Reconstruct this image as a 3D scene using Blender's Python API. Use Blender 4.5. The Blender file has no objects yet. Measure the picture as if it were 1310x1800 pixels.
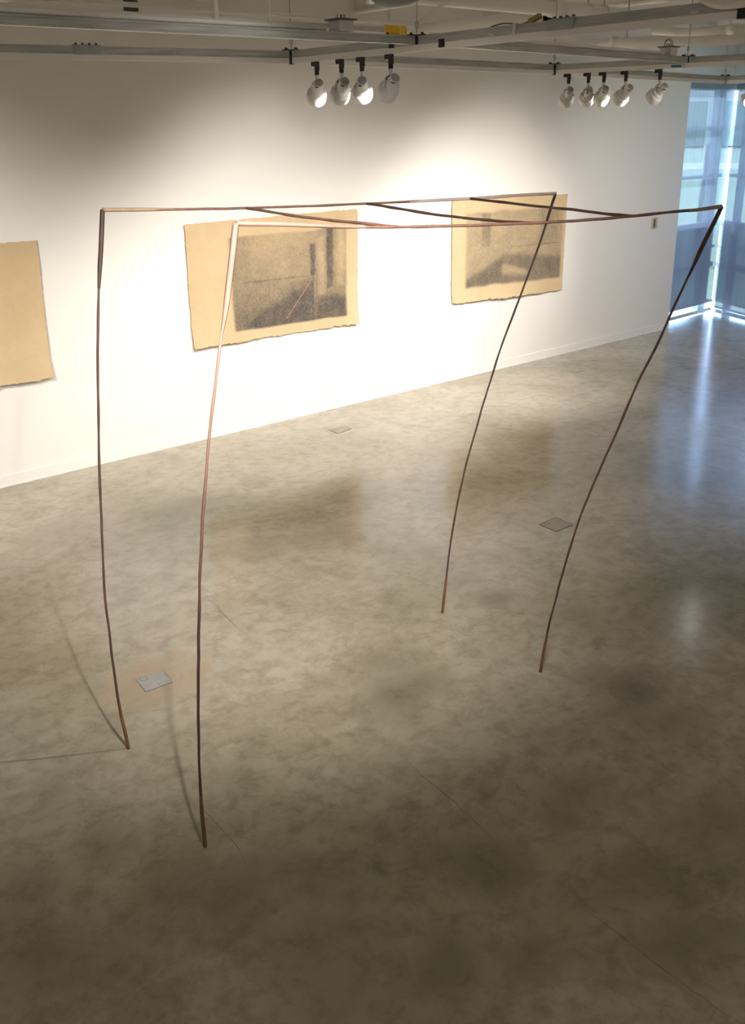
import bpy, bmesh, math, random
from mathutils import Vector, Matrix, noise

random.seed(7)
S = bpy.context.scene
COL = S.collection
PI = math.pi

# ------------------------------------------------------------------ camera
cam_data = bpy.data.cameras.new('camera')
cam = bpy.data.objects.new('camera', cam_data)
COL.objects.link(cam)
cam_data.sensor_fit = 'VERTICAL'
cam_data.sensor_height = 36.0
cam_data.lens = 34.366
cam_data.clip_end = 300
cam.matrix_world = Matrix(((0.757175, 0.250563, -0.603245, 0.0),
                           (-0.653017, 0.26776, -0.70843, 0.0),
                           (-0.015981, 0.930335, 0.366363, 2.9),
                           (0, 0, 0, 1)))
S.camera = cam

# ------------------------------------------------------------------ light
S.view_settings.view_transform = 'Standard'
S.view_settings.look = 'None'
S.view_settings.gamma = 1.0
S.view_settings.use_curve_mapping = False
EXPOSURE = 0.0
S.view_settings.exposure = EXPOSURE
SPOT_W = 205.0                      # power of one track spotlight
AMB = 2.2                           # added unseen fill lamps bounced off the walls out of view, times SPOT_W
SPOT_COL = (1.0, 0.945, 0.89)
SKY_COL = (0.43, 0.61, 1.0)
SKY_STRENGTH = 8.5
SUN_W = 26.0

world = bpy.data.worlds.new('world')
S.world = world
world.use_nodes = True
bg = world.node_tree.nodes['Background']
bg.inputs[0].default_value = (*SKY_COL, 1)
bg.inputs[1].default_value = SKY_STRENGTH

sun_d = bpy.data.lights.new('sun', 'SUN')
sun_d.energy = SUN_W
sun_d.color = (0.75, 0.88, 1.0)
sun_d.angle = math.radians(1.0)
sun = bpy.data.objects.new('sun', sun_d)
COL.objects.link(sun)
sun.rotation_euler = Vector((-0.10, -0.80, -0.42)).to_track_quat('-Z', 'Y').to_euler()

# ------------------------------------------------------------------ measured points (metres)
D = {'legs': [[(2.153, 4.438, 2.56), (2.135, 4.427, 2.483), (2.104, 4.409, 2.357), (2.071, 4.392, 2.231), (2.029, 4.367, 2.052), (1.991, 4.339, 1.872), (1.962, 4.313, 1.715), (1.911, 4.269, 1.451), (1.873, 4.233, 1.237), (1.837, 4.195, 1.019), (1.798, 4.15, 0.77), (1.775, 4.104, 0.544), (1.755, 4.055, 0.314), (1.747, 4.021, 0.161), (1.745, 3.981, 0.0)], [(2.168, 3.333, 2.56), (2.141, 3.328, 2.462), (2.108, 3.322, 2.335), (2.079, 3.316, 2.228), (2.04, 3.312, 2.099), (2.0, 3.304, 1.947), (1.965, 3.296, 1.814), (1.926, 3.286, 1.658), (1.884, 3.272, 1.476), (1.845, 3.256, 1.29), (1.808, 3.238, 1.102), (1.775, 3.217, 0.909), (1.745, 3.199, 0.738), (1.713, 3.175, 0.539), (1.681, 3.146, 0.31), (1.66, 3.119, 0.127), (1.65, 3.098, -0.0)], [(4.749, 3.867, 2.52), (4.725, 3.873, 2.451), (4.683, 3.882, 2.33), (4.636, 3.895, 2.203), (4.574, 3.913, 2.041), (4.499, 3.936, 1.845), (4.434, 3.957, 1.679), (4.373, 3.972, 1.511), (4.292, 3.988, 1.273), (4.217, 4.001, 1.048), (4.148, 4.007, 0.82), (4.081, 4.005, 0.571), (4.025, 3.995, 0.337), (3.982, 3.979, 0.136), (3.953, 3.969, 0.0)], [(4.449, 2.611, 2.52), (4.419, 2.638, 2.416), (4.391, 2.664, 2.317), (4.361, 2.691, 2.209), (4.319, 2.73, 2.058), (4.27, 2.772, 1.875), (4.222, 2.817, 1.715), (4.177, 2.856, 1.552), (4.122, 2.903, 1.338), (4.067, 2.95, 1.134), (4.02, 2.989, 0.941), (3.974, 3.021, 0.727), (3.929, 3.047, 0.491), (3.893, 3.064, 0.284), (3.872, 3.071, 0.145), (3.851, 3.074, 0.0)]],
 'back_beam': [(2.153, 4.438, 2.56), (2.337, 4.397, 2.552), (2.556, 4.348, 2.543), (2.849, 4.284, 2.533), (3.147, 4.218, 2.527), (3.519, 4.136, 2.522), (3.846, 4.065, 2.52), (4.159, 3.996, 2.518), (4.441, 3.935, 2.521), (4.749, 3.867, 2.52)],
 'front_beam': [(2.168, 3.333, 2.56), (2.288, 3.295, 2.552), (2.399, 3.259, 2.543), (2.584, 3.199, 2.526), (2.824, 3.122, 2.512), (3.078, 3.041, 2.504), (3.262, 2.982, 2.5), (3.431, 2.929, 2.497), (3.681, 2.85, 2.495), (3.953, 2.765, 2.5), (4.132, 2.709, 2.507), (4.322, 2.65, 2.512), (4.449, 2.611, 2.52)],
 'rungs': [[(2.849, 4.284, 2.533), (2.845, 4.091, 2.528), (2.839, 3.852, 2.518), (2.833, 3.588, 2.514), (2.829, 3.385, 2.513), (2.824, 3.122, 2.512)], [(3.519, 4.136, 2.522), (3.502, 3.914, 2.513), (3.481, 3.638, 2.5), (3.466, 3.426, 2.495), (3.446, 3.151, 2.493), (3.431, 2.929, 2.497)], [(4.159, 3.996, 2.518), (4.113, 3.724, 2.514), (4.067, 3.445, 2.508), (4.024, 3.19, 2.507), (3.985, 2.954, 2.501), (3.953, 2.765, 2.5)]],
 'plates': [[(2.094, 4.556), (2.255, 4.536), (2.232, 4.39), (2.072, 4.405)], [(5.552, 4.509), (5.758, 4.52), (5.727, 4.337), (5.539, 4.34)], [(5.959, 7.654), (6.157, 7.664), (6.142, 7.535), (5.945, 7.501)], [(9.747, 7.568), (9.905, 7.587), (9.88, 7.467), (9.725, 7.47)]],
 'papers': [[(4.805, 8.27, 2.086), (6.905, 8.27, 2.1), (6.867, 8.27, 0.9), (4.784, 8.27, 0.931)], [(8.308, 8.27, 2.102), (10.392, 8.27, 2.068), (10.371, 8.27, 0.864), (8.321, 8.27, 0.928)]],
 'left_paper_right_edge': [(3.391, 8.27, 2.062), (3.355, 8.27, 0.899)],
 'thermostat': (12.369, 8.29, 1.574),
 'J_BL': (2.075, 5.651, 3.3),
 'J_BC': (3.937, 5.314, 3.3),
 'J_BD': (6.71, 5.545, 3.3),
 'J_BE': (10.237, 6.136, 3.3),
 'J_AL': (1.569, 4.229, 3.3),
 'J_AC': (3.835, 4.085, 3.3),
 'J_AD': (6.813, 4.4, 3.3),
 'J_CR': (3.867, 2.215, 3.3),
 'J_DR': (7.004, 3.967, 3.3),
 'J_ER': (10.274, 5.794, 3.3),
 'cracks': {'a': [(1.855, 3.487), (1.767, 3.288), (1.767, 3.183), (1.763, 3.075), (1.74, 2.95), (1.713, 2.845)],
 'b': [(2.726, 3.037), (2.694, 2.819), (2.674, 2.626), (2.642, 2.449), (2.619, 2.318), (2.593, 2.234), (2.587, 2.131)],
 'c': [(2.866, 4.546), (2.863, 4.667), (2.893, 4.804), (2.902, 4.923), (2.939, 5.064), (2.96, 5.297)],
 'd': [(2.572, 1.818), (2.582, 1.688), (2.569, 1.547), (2.555, 1.339), (2.552, 1.199), (2.559, 1.052)],
 'e': [(1.191, 4.321), (1.35, 4.215), (1.539, 4.102), (1.736, 3.989)]}, 'stains': [(3.115, 3.466, 0.22, 0.9), (3.297, 3.717, 0.15, 0.5), (3.025, 3.751, 0.15, 0.4), (2.5, 2.279, 0.15, 0.7), (2.458, 2.111, 0.12, 0.7), (2.391, 2.377, 0.12, 0.4), (2.218, 1.75, 0.11, 0.7), (1.978, 1.928, 0.13, 0.6), (4.085, 2.624, 0.19, 0.7), (4.021, 2.845, 0.13, 0.5), (4.005, 2.285, 0.15, 0.5), (1.667, 2.818, 0.19, 0.5), (1.498, 2.991, 0.14, 0.4), (1.841, 2.619, 0.12, 0.4), (3.143, 2.271, 0.12, 0.5), (2.945, 2.178, 0.08, 0.4), (1.016, 3.423, 0.14, 0.4), (1.257, 3.392, 0.15, 0.3), (4.334, 3.917, 0.13, 0.45), (4.383, 4.227, 0.12, 0.4), (3.739, 6.753, 0.24, 0.35), (4.928, 6.197, 0.29, 0.35), (4.194, 5.501, 0.26, 0.35), (4.555, 4.867, 0.21, 0.25), (3.683, 5.677, 0.21, 0.3), (2.789, 6.966, 0.27, 0.3), (2.738, 1.434, 0.19, 0.5), (2.836, 1.708, 0.18, 0.4), (3.4, 1.717, 0.22, 0.4), (0.884, 2.901, 0.19, 0.4), (1.699, 2.359, 0.2, 0.25), (5.058, 3.139, 0.22, 0.3), (4.597, 3.242, 0.18, 0.3), (1.644, 2.087, 0.16, 0.3)],
 'bay': [(13.604, 8.664), (14.848, 8.746), (14.468, 7.875)]}


# ------------------------------------------------------------------ materials
def new_mat(name):
    m = bpy.data.materials.new(name)
    m.use_nodes = True
    nt = m.node_tree
    b = nt.nodes['Principled BSDF']
    return m, nt, b

def N(nt, t, **kw):
    n = nt.nodes.new(t)
    for k, v in kw.items():
        setattr(n, k, v)
    return n

def noise_tex(nt, scale, detail=4, rough=0.55, coord='Object', stretch=None, dist=0.0):
    tc = N(nt, 'ShaderNodeTexCoord')
    n = N(nt, 'ShaderNodeTexNoise')
    n.inputs['Scale'].default_value = scale
    n.inputs['Detail'].default_value = detail
    n.inputs['Roughness'].default_value = rough
    n.inputs['Distortion'].default_value = dist
    if stretch:
        mp = N(nt, 'ShaderNodeMapping')
        mp.inputs['Scale'].default_value = stretch
        nt.links.new(tc.outputs[coord], mp.inputs[0])
        nt.links.new(mp.outputs[0], n.inputs['Vector'])
    else:
        nt.links.new(tc.outputs[coord], n.inputs['Vector'])
    return n.outputs['Fac']

def ramp(nt, src, stops):
    r = N(nt, 'ShaderNodeValToRGB')
    el = r.color_ramp.elements
    while len(el) < len(stops):
        el.new(0.5)
    for e, (p, c) in zip(el, stops):
        e.position = p
        e.color = (*c, 1) if len(c) == 3 else c
    nt.links.new(src, r.inputs[0])
    return r.outputs[0]

def mix(nt, fac, a, b, mode='MIX'):
    m = N(nt, 'ShaderNodeMix', data_type='RGBA', blend_type=mode)
    for sock, v in ((m.inputs[0], fac), (m.inputs[6], a), (m.inputs[7], b)):
        if isinstance(v, (int, float)):
            sock.default_value = v
        elif isinstance(v, tuple):
            sock.default_value = (*v, 1)
        else:
            nt.links.new(v, sock)
    return m.outputs[2]

def math_n(nt, op, a, b=0.0, clamp=False):
    m = N(nt, 'ShaderNodeMath', operation=op, use_clamp=clamp)
    for sock, v in ((m.inputs[0], a), (m.inputs[1], b)):
        if isinstance(v, (int, float)):
            sock.default_value = v
        else:
            nt.links.new(v, sock)
    return m.outputs[0]

def bump(nt, b, src, strength, dist=0.01):
    n = N(nt, 'ShaderNodeBump')
    n.inputs['Strength'].default_value = strength
    n.inputs['Distance'].default_value = dist
    nt.links.new(src, n.inputs['Height'])
    nt.links.new(n.outputs[0], b.inputs['Normal'])

def paint(name, c1, c2=None, rough=0.5, metal=0.0, scale=6.0, bmp=0.0, stretch=None):
    m, nt, b = new_mat(name)
    c2 = c2 or tuple(x * 0.9 for x in c1)
    f = noise_tex(nt, scale, stretch=stretch)
    nt.links.new(ramp(nt, f, [(0.35, c2), (0.65, c1)]), b.inputs['Base Color'])
    b.inputs['Roughness'].default_value = rough
    b.inputs['Metallic'].default_value = metal
    if bmp:
        bump(nt, b, noise_tex(nt, scale * 8), bmp, 0.003)
    return m

MAT = {}
MAT['wall'] = paint('wall_paint', (0.80, 0.77, 0.72), (0.785, 0.755, 0.705), 0.75, scale=0.7, bmp=0.03)
MAT['ceiling'] = paint('ceiling_paint', (0.80, 0.78, 0.73), (0.77, 0.75, 0.70), 0.8, scale=1.2, bmp=0.05)
MAT['base'] = paint('baseboard_paint', (0.82, 0.79, 0.74), (0.80, 0.77, 0.72), 0.45, scale=2)
MAT['pipe'] = paint('pipe_white_paint', (0.84, 0.82, 0.77), (0.80, 0.78, 0.73), 0.5, scale=5)
MAT['galv'] = paint('galvanised_steel', (0.52, 0.53, 0.50), (0.38, 0.39, 0.37), 0.42, 0.4, scale=5, stretch=(0.8, 9, 9))
MAT['splice'] = paint('splice_steel', (0.42, 0.46, 0.46), (0.36, 0.40, 0.40), 0.5, 0.5, scale=10)
MAT['track'] = paint('track_white', (0.84, 0.82, 0.79), (0.82, 0.80, 0.77), 0.4, scale=3)
MAT['can'] = paint('can_white_enamel', (0.74, 0.73, 0.71), (0.71, 0.70, 0.68), 0.32, scale=4)
MAT['grille'] = paint('grille_grey', (0.42, 0.41, 0.39), (0.34, 0.33, 0.32), 0.5, scale=60)
MAT['black'] = paint('black_plastic', (0.012, 0.012, 0.013), (0.008, 0.008, 0.008), 0.45, scale=20)
MAT['rod'] = paint('thin_steel', (0.5, 0.48, 0.44), (0.4, 0.38, 0.35), 0.4, 0.6, scale=20)
MAT['dark_steel'] = paint('dark_bracket', (0.07, 0.08, 0.07), (0.04, 0.05, 0.045), 0.5, 0.5, scale=20)
MAT['box'] = paint('box_grey_white', (0.66, 0.65, 0.62), (0.6, 0.59, 0.56), 0.5, scale=6)
MAT['lid'] = paint('lid_grey', (0.16, 0.15, 0.14), (0.12, 0.11, 0.10), 0.5, scale=9)
MAT['yellow'] = paint('label_yellow', (0.72, 0.46, 0.01), (0.66, 0.42, 0.01), 0.5, scale=8)
MAT['orange'] = paint('label_orange', (0.8, 0.25, 0.02), (0.75, 0.22, 0.02), 0.5, scale=8)
MAT['tan'] = paint('tan_connector', (0.42, 0.30, 0.12), (0.34, 0.24, 0.1), 0.5, scale=30)
MAT['blue'] = paint('blue_tape', (0.03, 0.28, 0.42), (0.02, 0.2, 0.34), 0.6, scale=40)
MAT['tagw'] = paint('white_sticker', (0.75, 0.74, 0.72), (0.5, 0.5, 0.48), 0.6, scale=90)
MAT['dome'] = paint('dome_grey', (0.14, 0.135, 0.12), (0.11, 0.105, 0.095), 0.55, scale=5)
MAT['frame'] = paint('window_frame_aluminium', (0.36, 0.38, 0.42), (0.32, 0.34, 0.38), 0.4, 0.4, scale=4)
MAT['curb'] = paint('window_curb', (0.62, 0.63, 0.65), (0.57, 0.58, 0.6), 0.5, scale=4)
MAT['plate'] = paint('floor_box_steel', (0.42, 0.42, 0.42), (0.34, 0.34, 0.33), 0.42, 0.2, scale=7)
MAT['plate2'] = paint('floor_box_dull', (0.36, 0.33, 0.28), (0.30, 0.27, 0.22), 0.42, 0.1, scale=7)
MAT['gap'] = paint('floor_box_rim', (0.05, 0.045, 0.035), (0.09, 0.08, 0.06), 0.6, scale=30)
MAT['crack'] = paint('floor_crack', (0.12, 0.095, 0.06), (0.18, 0.15, 0.1), 0.7, scale=30)
MAT['joint'] = paint('slab_joint', (0.17, 0.145, 0.1), (0.21, 0.18, 0.125), 0.6, scale=9)
MAT['thermo'] = paint('thermostat_beige', (0.55, 0.50, 0.38), (0.5, 0.45, 0.34), 0.5, scale=20)
MAT['thermo_dark'] = paint('thermostat_brown', (0.16, 0.11, 0.07), (0.12, 0.08, 0.05), 0.5, scale=20)
MAT['grass'] = paint('outdoor_grass', (0.34, 0.42, 0.24), (0.27, 0.35, 0.2), 0.9, scale=0.6)
MAT['road'] = paint('outdoor_paving', (0.62, 0.60, 0.56), (0.55, 0.53, 0.5), 0.9, scale=0.8)
MAT['hedge'] = paint('outdoor_bank', (0.30, 0.38, 0.26), (0.22, 0.30, 0.2), 0.9, scale=0.5)
MAT['pink'] = paint('outdoor_pink_wall', (0.78, 0.66, 0.62), (0.72, 0.62, 0.6), 0.9, scale=0.2)
MAT['post'] = paint('outdoor_post', (0.75, 0.77, 0.8), (0.7, 0.72, 0.76), 0.6, scale=2)

def wood(name, c1, c2, rough=0.6):
    m, nt, b = new_mat(name)
    f = noise_tex(nt, 26, 6, 0.65, stretch=(1, 1, 0.35))
    f2 = noise_tex(nt, 3.0, 2)
    c = ramp(nt, f, [(0.3, c2), (0.7, c1)])
    c = mix(nt, 0.55, c, ramp(nt, f2, [(0.35, (0.5, 0.5, 0.5)), (0.7, (1.0, 1.0, 1.0))]), 'MULTIPLY')
    nt.links.new(c, b.inputs['Base Color'])
    b.inputs['Roughness'].default_value = rough
    bump(nt, b, f, 0.5, 0.003)
    return m
MAT['bark'] = wood('dark_bark', (0.125, 0.062, 0.042), (0.055, 0.026, 0.018))
MAT['red_bark'] = wood('reddish_bark', (0.26, 0.135, 0.095), (0.15, 0.075, 0.05))
MAT['pale_wood'] = wood('pale_splice_wood', (0.36, 0.215, 0.165), (0.30, 0.18, 0.135))
MAT['tan_wood'] = wood('tan_splice_wood', (0.46, 0.32, 0.21), (0.34, 0.225, 0.14))
MAT['dark_wood'] = wood('dark_splice_wood', (0.10, 0.055, 0.035), (0.05, 0.028, 0.02))
MAT['spotlit_wood'] = wood('spotlit_end_wood', (0.80, 0.66, 0.58), (0.72, 0.56, 0.48))  # spotlight on the back beam's right end, put into the wood colour
MAT['peg_wood'] = wood('foot_peg_wood', (0.24, 0.125, 0.055), (0.14, 0.07, 0.03))

def graded():
    # dark brown low on the stick, turning paler and redder towards its top
    m, nt, b = new_mat('graded_bark')
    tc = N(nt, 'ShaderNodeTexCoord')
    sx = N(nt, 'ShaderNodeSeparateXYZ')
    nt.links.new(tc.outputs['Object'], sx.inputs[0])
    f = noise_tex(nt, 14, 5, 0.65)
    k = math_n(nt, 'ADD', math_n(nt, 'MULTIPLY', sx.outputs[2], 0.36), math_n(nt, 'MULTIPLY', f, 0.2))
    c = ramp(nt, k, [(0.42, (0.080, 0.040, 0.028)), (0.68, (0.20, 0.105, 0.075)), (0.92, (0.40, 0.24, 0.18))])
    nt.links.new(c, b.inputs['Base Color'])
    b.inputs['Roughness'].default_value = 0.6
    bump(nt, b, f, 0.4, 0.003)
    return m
MAT['graded_bark'] = graded()

# concrete floor: mottled, polished, with located stains
def floor_mat():
    m, nt, b = new_mat('polished_concrete')
    f1 = noise_tex(nt, 0.55, 5, 0.6, dist=0.6)
    f2 = noise_tex(nt, 1.9, 8, 0.66, dist=0.9, stretch=(1.0, 1.25, 1.0))
    f3 = noise_tex(nt, 9.0, 8, 0.7, dist=0.4)
    f4 = noise_tex(nt, 55.0, 3, 0.6)
    c = ramp(nt, f1, [(0.30, (0.27, 0.24, 0.148)), (0.50, (0.41, 0.365, 0.28)), (0.72, (0.49, 0.445, 0.365))])
    m2 = ramp(nt, f2, [(0.30, (0.58, 0.56, 0.50)), (0.47, (0.90, 0.89, 0.86)), (0.68, (1.04, 1.04, 1.04))])
    c = mix(nt, 0.42, c, m2, 'MULTIPLY')
    fp = noise_tex(nt, 0.95, 9, 0.62, dist=0.25)
    c = mix(nt, 0.5, c, ramp(nt, fp, [(0.40, (0.80, 0.78, 0.74)), (0.408, (1, 1, 1)), (0.585, (1, 1, 1)), (0.592, (0.84, 0.83, 0.80))]), 'MULTIPLY')
    m3 = ramp(nt, f3, [(0.36, (0.68, 0.66, 0.62)), (0.55, (1.0, 1.0, 1.0))])
    c = mix(nt, 0.75, c, m3, 'MULTIPLY')
    # hairline mottling veins
    v = N(nt, 'ShaderNodeTexNoise')
    tc = N(nt, 'ShaderNodeTexCoord')
    v.inputs['Scale'].default_value = 1.6
    v.inputs['Detail'].default_value = 9
    v.inputs['Roughness'].default_value = 0.62
    v.inputs['Distortion'].default_value = 0.5
    nt.links.new(tc.outputs['Object'], v.inputs['Vector'])
    vein = math_n(nt, 'ABSOLUTE', math_n(nt, 'SUBTRACT', v.outputs['Fac'], 0.52))
    veinm = ramp(nt, vein, [(0.0, (0.78, 0.75, 0.70)), (0.014, (1, 1, 1))])
    c = mix(nt, 0.35, c, veinm, 'MULTIPLY')
    at = N(nt, 'ShaderNodeAttribute', attribute_name='stain')
    st = math_n(nt, 'MULTIPLY', at.outputs['Fac'], math_n(nt, 'ADD', math_n(nt, 'MULTIPLY', f3, 2.6), -0.55, True), True)
    c = mix(nt, st, c, (0.085, 0.07, 0.04))
    at2 = N(nt, 'ShaderNodeAttribute', attribute_name='rust')
    ru = math_n(nt, 'MULTIPLY', at2.outputs['Fac'], math_n(nt, 'ADD', f2, 0.35), True)
    c = mix(nt, ru, c, (0.40, 0.30, 0.20))
    sp = ramp(nt, f4, [(0.25, (0.6, 0.58, 0.52)), (0.36, (1, 1, 1))])
    c = mix(nt, 0.35, c, sp, 'MULTIPLY')
    nt.links.new(c, b.inputs['Base Color'])
    rr = math_n(nt, 'ADD', math_n(nt, 'MULTIPLY', f1, 0.14), 0.12)
    nt.links.new(rr, b.inputs['Roughness'])
    b.inputs['Specular IOR Level'].default_value = 0.62
    bump(nt, b, f3, 0.035, 0.004)
    return m
MAT['floor'] = floor_mat()

def paper_mat():
    m, nt, b = new_mat('charcoal_on_tan_paper')
    f1 = noise_tex(nt, 2.2, 4)
    f2 = noise_tex(nt, 26, 5, 0.7)
    base = ramp(nt, f1, [(0.3, (0.55, 0.41, 0.235)), (0.7, (0.61, 0.465, 0.285))])
    base = mix(nt, 0.2, base, ramp(nt, f2, [(0.35, (0.82, 0.78, 0.7)), (0.6, (1, 1, 1))]), 'MULTIPLY')
    at = N(nt, 'ShaderNodeAttribute', attribute_name='charcoal')
    g1 = noise_tex(nt, 95, 6, 0.75, stretch=(1.0, 1.0, 0.5))
    g2 = noise_tex(nt, 9, 5, 0.7)
    grain = math_n(nt, 'ADD', math_n(nt, 'MULTIPLY', math_n(nt, 'SUBTRACT', g1, 0.5), 1.0),
                   math_n(nt, 'MULTIPLY', math_n(nt, 'SUBTRACT', g2, 0.5), 0.5))
    amt = at.outputs['Fac']
    env = math_n(nt, 'MULTIPLY', amt, 2.5, True)
    d = math_n(nt, 'ADD', amt, math_n(nt, 'MULTIPLY', grain, env), True)
    d = math_n(nt, 'MULTIPLY', d, 0.94)
    c = mix(nt, d, base, (0.05, 0.049, 0.053))
    at2 = N(nt, 'ShaderNodeAttribute', attribute_name='redline')
    c = mix(nt, at2.outputs['Fac'], c, (0.42, 0.24, 0.19))
    nt.links.new(c, b.inputs['Base Color'])
    b.inputs['Roughness'].default_value = 0.85
    b.inputs['Specular IOR Level'].default_value = 0.2
    bump(nt, b, f2, 0.12, 0.003)
    return m
MAT['paper'] = paper_mat()

def blind_mat():
    m = bpy.data.materials.new('shade_fabric')
    m.use_nodes = True
    nt = m.node_tree
    nt.nodes.clear()
    out = N(nt, 'ShaderNodeOutputMaterial')
    weave = noise_tex(nt, 5.0, 3, 0.6, stretch=(9, 9, 0.12))
    col = ramp(nt, weave, [(0.35, (0.30, 0.34, 0.43)), (0.65, (0.36, 0.40, 0.49))])
    di = N(nt, 'ShaderNodeBsdfDiffuse')
    tl = N(nt, 'ShaderNodeBsdfTranslucent')
    tp = N(nt, 'ShaderNodeBsdfTransparent')
    nt.links.new(col, di.inputs[0])
    tl.inputs[0].default_value = (0.66, 0.70, 0.80, 1)
    tp.inputs[0].default_value = (0.95, 0.97, 1, 1)
    m1 = N(nt, 'ShaderNodeMixShader')
    m1.inputs[0].default_value = 0.03
    nt.links.new(di.outputs[0], m1.inputs[1])
    nt.links.new(tl.outputs[0], m1.inputs[2])
    m2 = N(nt, 'ShaderNodeMixShader')
    m2.inputs[0].default_value = 0.145
    nt.links.new(m1.outputs[0], m2.inputs[1])
    nt.links.new(tp.outputs[0], m2.inputs[2])
    nt.links.new(m2.outputs[0], out.inputs[0])
    return m
MAT['blind'] = blind_mat()

def glass_mat(name, col):
    m = bpy.data.materials.new(name)
    m.use_nodes = True
    nt = m.node_tree
    nt.nodes.clear()
    out = N(nt, 'ShaderNodeOutputMaterial')
    tp = N(nt, 'ShaderNodeBsdfTransparent')
    tp.inputs[0].default_value = col
    gl = N(nt, 'ShaderNodeBsdfGlossy')
    gl.inputs['Roughness'].default_value = 0.02
    mx = N(nt, 'ShaderNodeMixShader')
    mx.inputs[0].default_value = 0.05
    nt.links.new(tp.outputs[0], mx.inputs[1])
    nt.links.new(gl.outputs[0], mx.inputs[2])
    nt.links.new(mx.outputs[0], out.inputs[0])
    return m
MAT['glass'] = glass_mat('window_glass', (0.92, 0.96, 0.96, 1))
MAT['tint'] = glass_mat('tinted_glass', (0.36, 0.40, 0.46, 1))

def lamp_mat():
    m, nt, b = new_mat('lamp_face')
    b.inputs['Base Color'].default_value = (0.9, 0.85, 0.75, 1)
    b.inputs['Emission Color'].default_value = (1.0, 0.92, 0.82, 1)
    b.inputs['Emission Strength'].default_value = 6.0
    return m
MAT['lamp'] = lamp_mat()

# ------------------------------------------------------------------ mesh helpers
def obj(name, bm, mat, parent=None, smooth=False, loc=None):
    me = bpy.data.meshes.new(name)
    bmesh.ops.recalc_face_normals(bm, faces=bm.faces)
    bm.to_mesh(me)
    bm.free()
    if smooth:
        for p in me.polygons:
            p.use_smooth = True
    mats = mat if isinstance(mat, (list, tuple)) else [mat]
    for k in mats:
        me.materials.append(MAT[k])
    o = bpy.data.objects.new(name, me)
    COL.objects.link(o)
    if parent is not None:
        o.parent = parent
    if loc is not None:
        o.location = loc
    return o

def thing(name, label, cat, loc=(0, 0, 0), group=None):
    o = bpy.data.objects.new(name, None)
    o.empty_display_size = 0.05
    COL.objects.link(o)
    o.location = loc
    return tag(o, label, cat, group)

def tag(o, label, cat, group=None):
    o['label'] = label
    o['category'] = cat
    if group:
        o['group'] = group
    return o

def struct(o):
    o['kind'] = 'structure'
    return o

def box(bm, lo, hi, mi=0):
    x0, y0, z0 = lo
    x1, y1, z1 = hi
    v = [bm.verts.new(p) for p in ((x0, y0, z0), (x1, y0, z0), (x1, y1, z0), (x0, y1, z0),
                                   (x0, y0, z1), (x1, y0, z1), (x1, y1, z1), (x0, y1, z1))]
    for f in ((3, 2, 1, 0), (4, 5, 6, 7), (0, 1, 5, 4), (1, 2, 6, 5), (2, 3, 7, 6), (3, 0, 4, 7)):
        bm.faces.new([v[i] for i in f]).material_index = mi

def obox(bm, a, b, half_w, z0, z1, off=0.0, mi=0):
    """upright slab between plan points a and b, its mid-line moved sideways by off"""
    a, b = Vector(a[:2]), Vector(b[:2])
    d = (b - a).normalized()
    n = Vector((-d.y, d.x))
    c = [a + n * (off - half_w), b + n * (off - half_w), b + n * (off + half_w), a + n * (off + half_w)]
    v = [bm.verts.new((p.x, p.y, z)) for z in (z0, z1) for p in c]
    for f in ((3, 2, 1, 0), (4, 5, 6, 7), (0, 1, 5, 4), (1, 2, 6, 5), (2, 3, 7, 6), (3, 0, 4, 7)):
        bm.faces.new([v[i] for i in f]).material_index = mi

def bevel(bm, w, seg=2):
    bmesh.ops.bevel(bm, geom=list(bm.edges), offset=w, segments=seg, affect='EDGES', profile=0.7)

def catmull(pts, n):
    P = [Vector(p) for p in pts]
    P = [P[0] * 2 - P[1]] + P + [P[-1] * 2 - P[-2]]
    out = []
    for i in range(1, len(P) - 2):
        for k in range(n):
            t = k / n
            a, b, c, d = P[i - 1], P[i], P[i + 1], P[i + 2]
            out.append(0.5 * ((2 * b) + (c - a) * t + (2 * a - 5 * b + 4 * c - d) * t * t + (3 * b - a - 3 * c + d) * t ** 3))
    out.append(P[-2])
    return out

def tube(bm, pts, rad, sides=10, cap=True, rough=0.0, seed=0.0, flat=1.0):
    """swept tube; rad is a number or a function of the 0..1 position"""
    P = [Vector(p) for p in pts]
    L = [0.0]
    for a, b in zip(P, P[1:]):
        L.append(L[-1] + (b - a).length)
    up = Vector((0, 0, 1)) if abs((P[-1] - P[0]).normalized().z) < 0.8 else Vector((1, 0, 0))
    rings = []
    prev = None
    for i, p in enumerate(P):
        t = (P[min(i + 1, len(P) - 1)] - P[max(i - 1, 0)]).normalized()
        if prev is None:
            u = (up - t * up.dot(t)).normalized()
        else:
            u = (prev - t * prev.dot(t)).normalized()
        prev = u
        w = t.cross(u)
        s = L[i] / L[-1]
        r = rad(s) if callable(rad) else rad
        ring = []
        for k in range(sides):
            a = 2 * PI * k / sides + 0.4
            rr = r
            if rough:
                rr *= 1 + rough * noise.noise(Vector((math.cos(a) * 0.8 + seed * 7.1, math.sin(a) * 0.8, L[i] * 9)))
            ring.append(bm.verts.new(p + u * math.cos(a) * rr * flat + w * math.sin(a) * rr))
        rings.append(ring)
    for a, b in zip(rings, rings[1:]):
        for k in range(sides):
            bm.faces.new((a[k], a[(k + 1) % sides], b[(k + 1) % sides], b[k]))
    if cap:
        bm.faces.new(rings[0][::-1])
        bm.faces.new(rings[-1])
    return bm

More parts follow.
